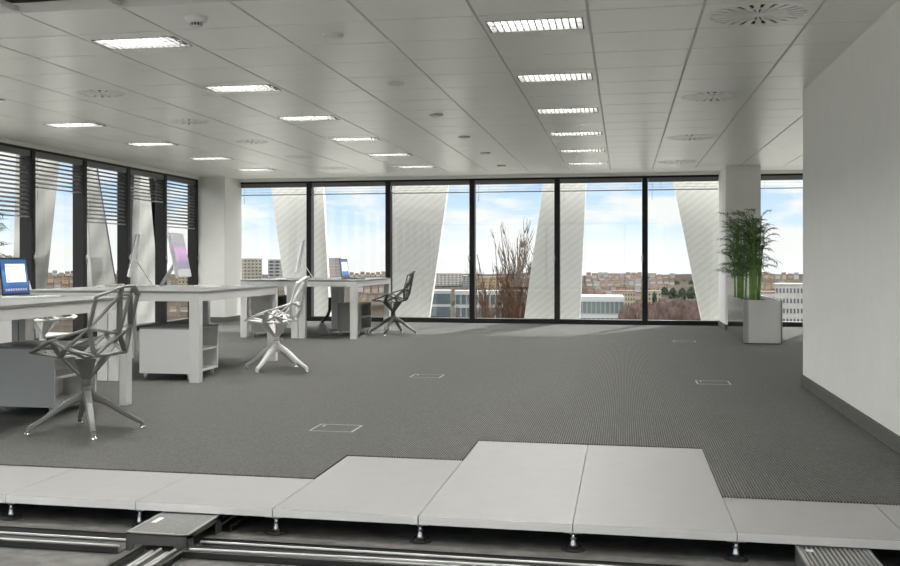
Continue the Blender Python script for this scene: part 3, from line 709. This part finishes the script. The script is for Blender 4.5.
desk('white desk with the open laptop at left edge, nearest the camera', -4.165, -3.345, 4.9, 6.93, .05, .09)
desk('white desk at the left frame edge behind the laptop desk', -4.99, -4.169, 4.9, 6.93, .05, .09)
desk('white middle desk with the purple-lit monitor', -4.185, -3.375, 8.22, 10.25, .09, .07)
desk('white middle desk with the left-facing monitor, nearer the side windows', -4.99, -4.189, 8.22, 10.25, .09, .07)
desk('white back desk with the small laptop, beside the dark wire chair', -4.075, -3.30, 13.2, 15.22, .09, .07)
desk('white back desk with the thin silver monitor by the column', -4.86, -4.079, 13.2, 15.22, .09, .07)

# low cabinets: open shelves on the right-hand end
def cabinet(label, x0, x1, y0, y1, z1, m, wheels=True):
    r = thing('low_cabinet', label, 'cabinet', ((x0+x1)/2, (y0+y1)/2, .006), 0, 'low cabinets on castors'); hx, hy = (x1-x0)/2, (y1-y0)/2; z0 = .055; z1 -= .006; th = .018; ins = min(.24, hx)
    t = MB(); t.box(-hx, hx, -hy, -hy+th, z0, z1); t.box(-hx, hx, hy-th, hy, z0, z1); t.box(-hx+th, hx, -hy+th, hy-th, z0, z0+th); t.box(-hx, -hx+th, -hy+th, hy-th, z0, z1); t.box(hx-ins-th, hx-ins, -hy+th, hy-th, z0+th, z1)
    t.build('carcass', m, r, bevel=.0015)
    MB().box(-hx-.003, hx+.003, -hy-.003, hy+.003, z1, z1+.012).build('top', M['cab_grey'] if m == M['white'] else m, r, bevel=.002)
    zz = (z0+z1)/2; MB().box(hx-ins, hx-.004, -hy+th, hy-th, zz-.008, zz+.008).build('shelf', m, r)
    for sx in (-1, 1):
        for sy in (-1, 1):
            wv = MB(); cx_, cy_ = sx*(hx-.04), sy*(hy-.04)
            wv.tube([(cx_-.009, cy_, .022), (cx_+.009, cy_, .022)], .022, 14); wv.box(cx_-.013, cx_+.013, cy_-.012, cy_+.012, .03, z0); wv.build('castor', M['steel'], r)
    return r
cabinet('white low cabinet under the laptop desk, nearest the camera', -4.10, -3.56, 6.26, 6.82, .435, M['white'])
cabinet('white low cabinet under the middle desk', -3.97, -3.50, 8.36, 8.95, .43, M['white'])
cabinet('grey low cabinet under the right back desk', -3.74, -3.42, 13.9, 14.5, .42, M['cab_grey'])
cabinet('grey low cabinet under the left back desk', -4.80, -4.50, 13.45, 14.05, .52, M['cab_grey'])

# ------------------------------------------------------------------ wire chairs
def make_chair(label, m, loc, face, star):
    r = thing('wire_chair', label, 'chair', (loc[0], loc[1], .006), math.radians(face), 'angular cast metal chairs')
    nd = {}
    def S(k, x, y, z): nd[k+'l'] = Vector((x, y, z)); nd[k+'r'] = Vector((x, -y, z))
    def C1(k, x, z): nd[k] = Vector((x, 0, z))
    S('t', -.285, .055, .85); S('u', -.265, .05, .80); S('s', -.215, .205, .795); S('w', -.165, .205, .615); C1('k', -.225, .575); S('h', -.165, .15, .455); S('a', .05, .255, .545)
    S('f', .26, .165, .465); C1('g', .285, .452); S('b', -.07, .10, .437); S('c', .10, .105, .437); S('e', -.03, .235, .50); C1('m', .02, .432)
    def bars(pairs, wd=.033, th=.015):
        t = MB()
        for a, b_ in pairs: t.bar(nd[a], nd[b_], wd, th)
        used = set(x for p in pairs for x in p)
        for u_ in used:
            p = nd[u_]; t.lathe([(.0005, -.0075), (.009, -.0065), (.0128, 0), (.009, .0065), (.0005, .0075)], 10, p)
        return t
    bk = [('tl', 'tr'), ('ul', 'ur'), ('tl', 'ul'), ('tr', 'ur'), ('tl', 'sl'), ('tr', 'sr'), ('sl', 'wl'), ('sr', 'wr'), ('ul', 'wl'), ('ur', 'wr'), ('ul', 'k'), ('ur', 'k'), ('k', 'wl'), ('k', 'wr'), ('k', 'hl'), ('k', 'hr'), ('wl', 'hl'), ('wr', 'hr'), ('hl', 'hr')]
    bars(bk).build('backrest', m, r)
    st = [('hl', 'bl'), ('hr', 'br'), ('bl', 'br'), ('cl', 'cr'), ('bl', 'm'), ('br', 'm'), ('cl', 'm'), ('cr', 'm'), ('cl', 'fl'), ('cr', 'fr'), ('fl', 'g'), ('fr', 'g'), ('cl', 'g'), ('cr', 'g'), ('bl', 'el'), ('br', 'er'), ('cl', 'el'), ('cr', 'er'), ('hl', 'el'), ('hr', 'er'), ('cl', 'al'), ('cr', 'ar')]
    bars(st).build('seat', m, r)
    for q in 'lr':
        bars([('w'+q, 'a'+q), ('a'+q, 'f'+q), ('a'+q, 'e'+q), ('w'+q, 'e'+q)]).build('armrest', m, r)
    t = MB()
    for q in ('bl', 'br', 'cl', 'cr'): p = nd[q]; t.bar(p, Vector((p.x*.12, p.y*.12, .305)),   .12, .012, up=(p.x, p.y, 0), w2=.045, t2=.014)
    t.lathe([(.0005, .315), (.022, .315), (.026, .30), (.028, .262), (.0005, .262)], 16); t.build('seat_support', m, r)
    MB().lathe([(.0005, .262), (.030, .262), (.034, .235), (.036, .175), (.026, .16), (.0005, .16)], 18).build('hub', m, r)
    for q in range(4):
        a = math.radians(star-face+90*q); c_, s_ = math.cos(a), math.sin(a); t = MB()
        pts = [(.015, .215), (.12, .165), (.22, .092), (.285, .052), (.318, .035), (.325, .012)]; wd = [.052, .044, .036, .032, .028, .024]; th = [.06, .042, .030, .026, .026, .022]
        for k in range(5): t.bar((pts[k][0]*c_, pts[k][0]*s_, pts[k][1]), (pts[k+1][0]*c_, pts[k+1][0]*s_, pts[k+1][1]), wd[k], th[k], w2=wd[k+1], t2=th[k+1])
        lg = t.build('leg', m, r)
        MB().lathe([(.0005, .014), (.014, .014), (.022, .007), (.024, 0), (.0005, 0)], 14, (.325*c_, .325*s_, 0)).build('glide', M['chrome'], lg)
    return r
make_chair('grey angular wire chair in front of the laptop desk, nearest the camera', M['chair_grey'], (-3.08, 5.78), 172, 35)
make_chair('white angular wire chair beside the middle desk', M['chair_white'], (-3.10, 9.37), 189, -14)
make_chair('dark grey angular wire chair at the back desk by the far windows', M['chair_dark'], (-3.07, 14.33), 186, -8)
make_chair('pale angular wire chair seen under the laptop desk, by the side windows', M['chair_white'], (-5.35, 9.2), 10, 30)

# ------------------------------------------------------------------ things on the desks
def monitor(label, loc, face, screen_m, tilt):
    r = thing('desktop_monitor', label, 'monitor', loc, math.radians(face), 'silver all-in-one screens'); hw, hh = .245, .215
    zc = .30; dx = Vector((math.cos(tilt), 0, math.sin(tilt))); up = Vector((-math.sin(tilt), 0, math.cos(tilt))); c_ = Vector((.06, 0, zc))
    MB().obox(c_, dx*.018, Vector((0, hw, 0)), up*hh).build('casing', M['alu'], r, bevel=.006)
    sp = c_+dx*.0185+up*.035
    scr = MB().obox(sp, dx*.0008, Vector((0, hw-.008, 0)), up*(hh-.045)).build('screen', screen_m, r)
    MB().obox(c_+dx*.0185-up*(hh-.038), dx*.0008, Vector((0, hw-.006, 0)), up*.034).build('chin', M['white'], r)
    t = MB(); t.bar(c_-dx*.018-up*.03, (-.115, 0, .012), .15, .008, up=(1, 0, 0)); t.box(-.12, .07, -.095, .095, 0, .008); t.build('stand', M['alu'], r)
    return r
def screen_mat(name, stops, estr, axis='Z', scale=1.0):
    m = bpy.data.materials.new(name); m.use_nodes = True; t = m.node_tree; b_ = t.nodes['Principled BSDF']; b_.inputs['Roughness'].default_value = .1; b_.inputs['Base Color'].default_value = (.02, .02, .02, 1)
    co = N(t, 'ShaderNodeTexCoord'); s_ = N(t, 'ShaderNodeSeparateXYZ'); t.links.new(co.outputs['Generated'], s_.inputs[0])
    n_ = N(t, 'ShaderNodeTexNoise'); n_.inputs['Scale'].default_value = 3.0; n_.inputs['Detail'].default_value = 3; t.links.new(co.outputs['Generated'], n_.inputs['Vector'])
    a = N(t, 'ShaderNodeMath', operation='MULTIPLY_ADD'); a.inputs[1].default_value = .5; t.links.new(n_.outputs['Fac'], a.inputs[0]); t.links.new(s_.outputs[axis], a.inputs[2])
    rmp = N(t, 'ShaderNodeValToRGB'); rmp.color_ramp.elements[0].position = stops[0][0]; rmp.color_ramp.elements[0].color = (*stops[0][1], 1); rmp.color_ramp.elements[1].position = stops[-1][0]; rmp.color_ramp.elements[1].color = (*stops[-1][1], 1)
    for p, c_ in stops[1:-1]: e_ = rmp.color_ramp.elements.new(p); e_.color = (*c_, 1)
    t.links.new(a.outputs[0], rmp.inputs[0]); t.links.new(rmp.outputs[0], b_.inputs['Emission Color']); b_.inputs['Emission Strength'].default_value = estr
    return m
M['scr_purple'] = screen_mat('purple desktop picture', [(.1, (.25, .26, .34)), (.45, (.35, .28, .42)), (.72, (.75, .40, .72)), (.95, (.36, .34, .42)), (1.3, (.42, .42, .46))], .62)
M['scr_blue'] = screen_mat('blue desktop picture', [(.15, (.02, .06, .22)), (.5, (.06, .20, .55)), (.8, (.16, .36, .72)), (1.1, (.05, .16, .45))], .6)
M['scr_off'] = mat('dark glossy screen', (.03, .03, .035), .08, spec=.8)
M['scr_white'] = mat('white app window', (.8, .8, .8), .3, emit=(.95, .96, 1.0), estr=.58)
M['scr_grey'] = mat('grey app text', (.3, .3, .32), .4, emit=(.5, .52, .58), estr=.3)
monitor('silver monitor tilted back, facing the side windows', (-4.56, 9.62, ZD), 207, M['scr_off'], .20)
monitor('silver monitor with a purple screen facing the white chair', (-4.22, 9.62, ZD), 9, M['scr_purple'], .20)
monitor('thin silver monitor on the back desk beside the far mullion', (-4.11, 13.60, ZD), 200, M['scr_off'], .20)
def laptop(label, loc, face, full, hw=.165):
    r = thing('laptop', label, 'laptop', loc, math.radians(face), 'open laptops')
    MB().box(-.005, .235, -hw, hw, 0, .014).build('base', M['alu'] if full else M['black'], r, bevel=.004)
    kb = MB()
    for i in range(5):
        for j in range(13): kb.box(.03+i*.019, .045+i*.019, -hw+.025+j*(2*hw-.05)/13, -hw+.025+j*(2*hw-.05)/13+.019, .014, .0155)
    kb.build('keyboard', M['black'], r); MB().box(.15, .215, -.05, .05, .0141, .0147).build('trackpad', M['alu'], r)
    a = math.radians(7); up = Vector((-math.sin(a), 0, math.cos(a))); n_ = Vector((math.cos(a), 0, math.sin(a))); c_ = Vector((-.002, 0, .016))+up*.128
    MB().obox(c_, n_*.004, Vector((0, hw, 0)), up*.128).build('lid', M['black'], r, bevel=.003)
    sc_ = MB().obox(c_+n_*.0043, n_*.0005, Vector((0, hw-.010, 0)), up*.114).build('screen', M['scr_blue'], r)
    MB().obox(c_+n_*.0052+up*.022+Vector((0, .012, 0)), n_*.0004, Vector((0, hw*.72, 0)), up*.062).build('app_window', M['scr_white'], sc_)
    t = MB()
    if full:
        for (yy, zz, ww, hh) in ((-.012, .068, .10, .003), (-.012, -.020, .10, .0022), (.055, .045, .012, .003), (.055, .03, .012, .003), (-.08, -.03, .010, .006), (-.05, -.03, .008, .005), (-.01, -.03, .010, .004), (.03, -.03, .008, .006)):
            t.obox(c_+n_*.0058+up*(zz)+Vector((0, yy, 0)), n_*.0003, Vector((0, ww, 0)), up*hh)
        t.build('app_text', M['scr_grey'], sc_)
        t = MB()
        for j in range(9): t.obox(c_+n_*.0052-up*.09+Vector((0, -.12+j*.03, 0)), n_*.0004, Vector((0, .010, 0)), up*(.008))
        t.build('icon_row', M['scr_grey'], sc_)
    return r
laptop('open laptop with blue screen on the nearest desk', (-4.0, 6.545, ZD), 0, True)
laptop('small open laptop with blue screen on the right back desk', (-3.75, 14.35, ZD), -4, False)
def keyboard(label, loc, rz):
    r = thing('keyboard', label, 'keyboard', loc, rz, 'white desk keyboards')
    MB().prism([(-.06, 0), (.06, 0), (.06, .008), (-.06, .020)], -.21, .21, 'y').build('body', M['white'], r, bevel=.002)
    t = MB()
    for i in range(5):
        for j in range(14): t.obox((-.045+i*.021, -.19+j*.0275+.011, .0215-(.012)*(i*.021+.015)/.12), (.008, 0, -.0008), (0, .011, 0), (0, 0, .002))
    t.build('keys', M['white'], r)
    return r
keyboard('white keyboard before the purple monitor', (-3.83, 9.52, ZD), .05)
keyboard('white keyboard at left of the left-facing monitor', (-4.84, 9.55, ZD), PI+.05)
keyboard('white keyboard beside the thin silver monitor', (-4.38, 13.32, ZD), PI+.5)
# dark curved handle leaning under the back desk
r = thing('foot_rest', 'dark curved stand with grey wedge foot under the right back desk', 'foot stand', (-3.93, 14.0, .006))
MB().tube([(-.08, 0, .10), (-.05, 0, .18), (.02, 0, .25), (.05, 0, .32), (.055, 0, .50)], [.018, .02, .022, .022, .02], 10).build('handle', M['black'], r)
MB().prism([(-.08, 0), (.05, 0), (.04, .03), (-.03, .15), (-.08, .16)], -.06, .06, 'y').build('foot', M['cab_grey'], r, bevel=.006)

# ------------------------------------------------------------------ planters and plants
def plant(label, loc, H, spread, seed, ncane, group):
    rnd = random.Random(seed); r = thing('potted_palm', label, 'plant', loc, 0, group); cn = MB(); lf = MB()
    for i in range(ncane):
        a = rnd.uniform(0, 2*PI); d = rnd.uniform(.01, .085); lean_ = rnd.uniform(.0, .07); h = H*rnd.uniform(.72, 1.0); bx, by = d*math.cos(a), d*math.sin(a)
        pts = [Vector((bx+lean_*math.cos(a)*(f**1.6)*h, by+lean_*math.sin(a)*(f**1.6)*h, h*.80*f-.03)) for f in (0, .2, .4, .6, .8, 1.0)]
        cn.tube(pts, [.014, .013, .012, .010, .008, .005], 7)
        for k in range(1, 9):  # node rings
            p = pts[0].lerp(pts[3], k/9); cn.lathe([(.0125, -.003), (.0155, 0), (.0125, .003)], 8, p)
        nfr = rnd.randint(7, 9)
        for j in range(nfr):
            f = .30+.70*(j+rnd.random()*.6)/nfr; q = f*5; i0 = min(4, int(q)); p = pts[i0].lerp(pts[i0+1], q-i0); aa = rnd.uniform(0, 2*PI) if f < .92 else a; L = spread*rnd.uniform(.65, 1.05)*(1-.25*f)
            el = rnd.uniform(.5, 1.15)+.25*f; axis = []; pos = p.copy(); ns = 8
            dh = Vector((math.cos(aa), math.sin(aa), 0))
            for s_ in range(ns+1):
                e2 = el-1.25*(s_/ns)**1.5; axis.append(pos.copy()); pos = pos+(dh*math.cos(e2)+Vector((0, 0, math.sin(e2))))*L/ns
            cn.tube(axis, [.0035]*5+[.002]*(ns-4), 4)
            side = Vector((-math.sin(aa), math.cos(aa), 0))
            for s_ in range(2, ns+1, 1):
                for sg in (-1, 1):
                    b0 = axis[s_]; fwd = (axis[s_]-axis[s_-1]).normalized(); ll = L*rnd.uniform(.36, .56)*(1.0-.45*abs(s_/ns-.5))
                    dr = (fwd*.75+side*sg*.75+Vector((0, 0, rnd.uniform(-.30, .12)))).normalized(); wv = dr.cross(Vector((0, 0, 1))).normalized()*ll*.075
                    mid = b0+dr*ll*.5+Vector((0, 0, .01)); tip = b0+dr*ll+Vector((0, 0, -.16*ll))
                    th = Vector((0, 0, .0008))
                    lf.add([b0-th, mid-wv-th, tip, mid+wv-th, b0+th, mid-wv+th, mid+wv+th], [(0, 1, 2, 3), (4, 6, 2, 5), (0, 4, 5, 1), (0, 3, 6, 4), (1, 5, 2), (3, 2, 6)])
    cn.build('canes', M['cane'], r); lf.build('leaves', M['leaf'], r)
    return r
def trough(label, x0, x1, y0, y1, h):
    r = thing('planter', label, 'planter', ((x0+x1)/2, (y0+y1)/2, .006), 0, 'plant troughs'); hx, hy = (x1-x0)/2, (y1-y0)/2; th = .02; h -= .006
    t = MB(); t.box(-hx+.012, hx, -hy, -hy+th, .012, h); t.box(-hx+th, hx, hy-th, hy, .012, h); t.box(hx-th, hx, -hy, hy, .012, h); t.box(-hx+th, hx-th, -hy+th, hy-th, .012, .04)
    t.build('body', M['white'], r, bevel=.002)
    MB().box(-hx, -hx+th, -hy+.012, hy, .012, h).build('mirror_side', M['mirror'], r, bevel=.001)
    MB().box(-hx-.003, -hx+.055, -hy-.004, -hy+.012, .012, h).build('corner_strip', M['steel'], r)
    MB().box(-hx+.03, hx-.03, -hy+.03, hy-.03, 0, .012).build('plinth', M['black'], r)
    MB().box(-hx+th, hx-th, -hy+th, hy-th, h-.10, h-.04).build('soil', M['soil'], r)
    return r
trough('white trough planter with mirrored side before the right column', 1.405, 1.845, 13.45, 15.45, .53)
plant('tall palm with green canes at the near end of the trough', (1.63, 14.12, .475), 1.46, .33, 3, 11, 'palms in the right planter')
plant('palm further back in the trough, on the left in view', (1.53, 14.98, .475), 1.48, .33, 8, 11, 'palms in the right planter')
trough('white trough planter beside the left windows behind the laptop', -6.50, -6.05, 9.1, 10.1, .53)
plant('palm silhouetted against the left window behind the laptop', (-6.27, 9.58, .475), 1.2, .36, 12, 9, None)
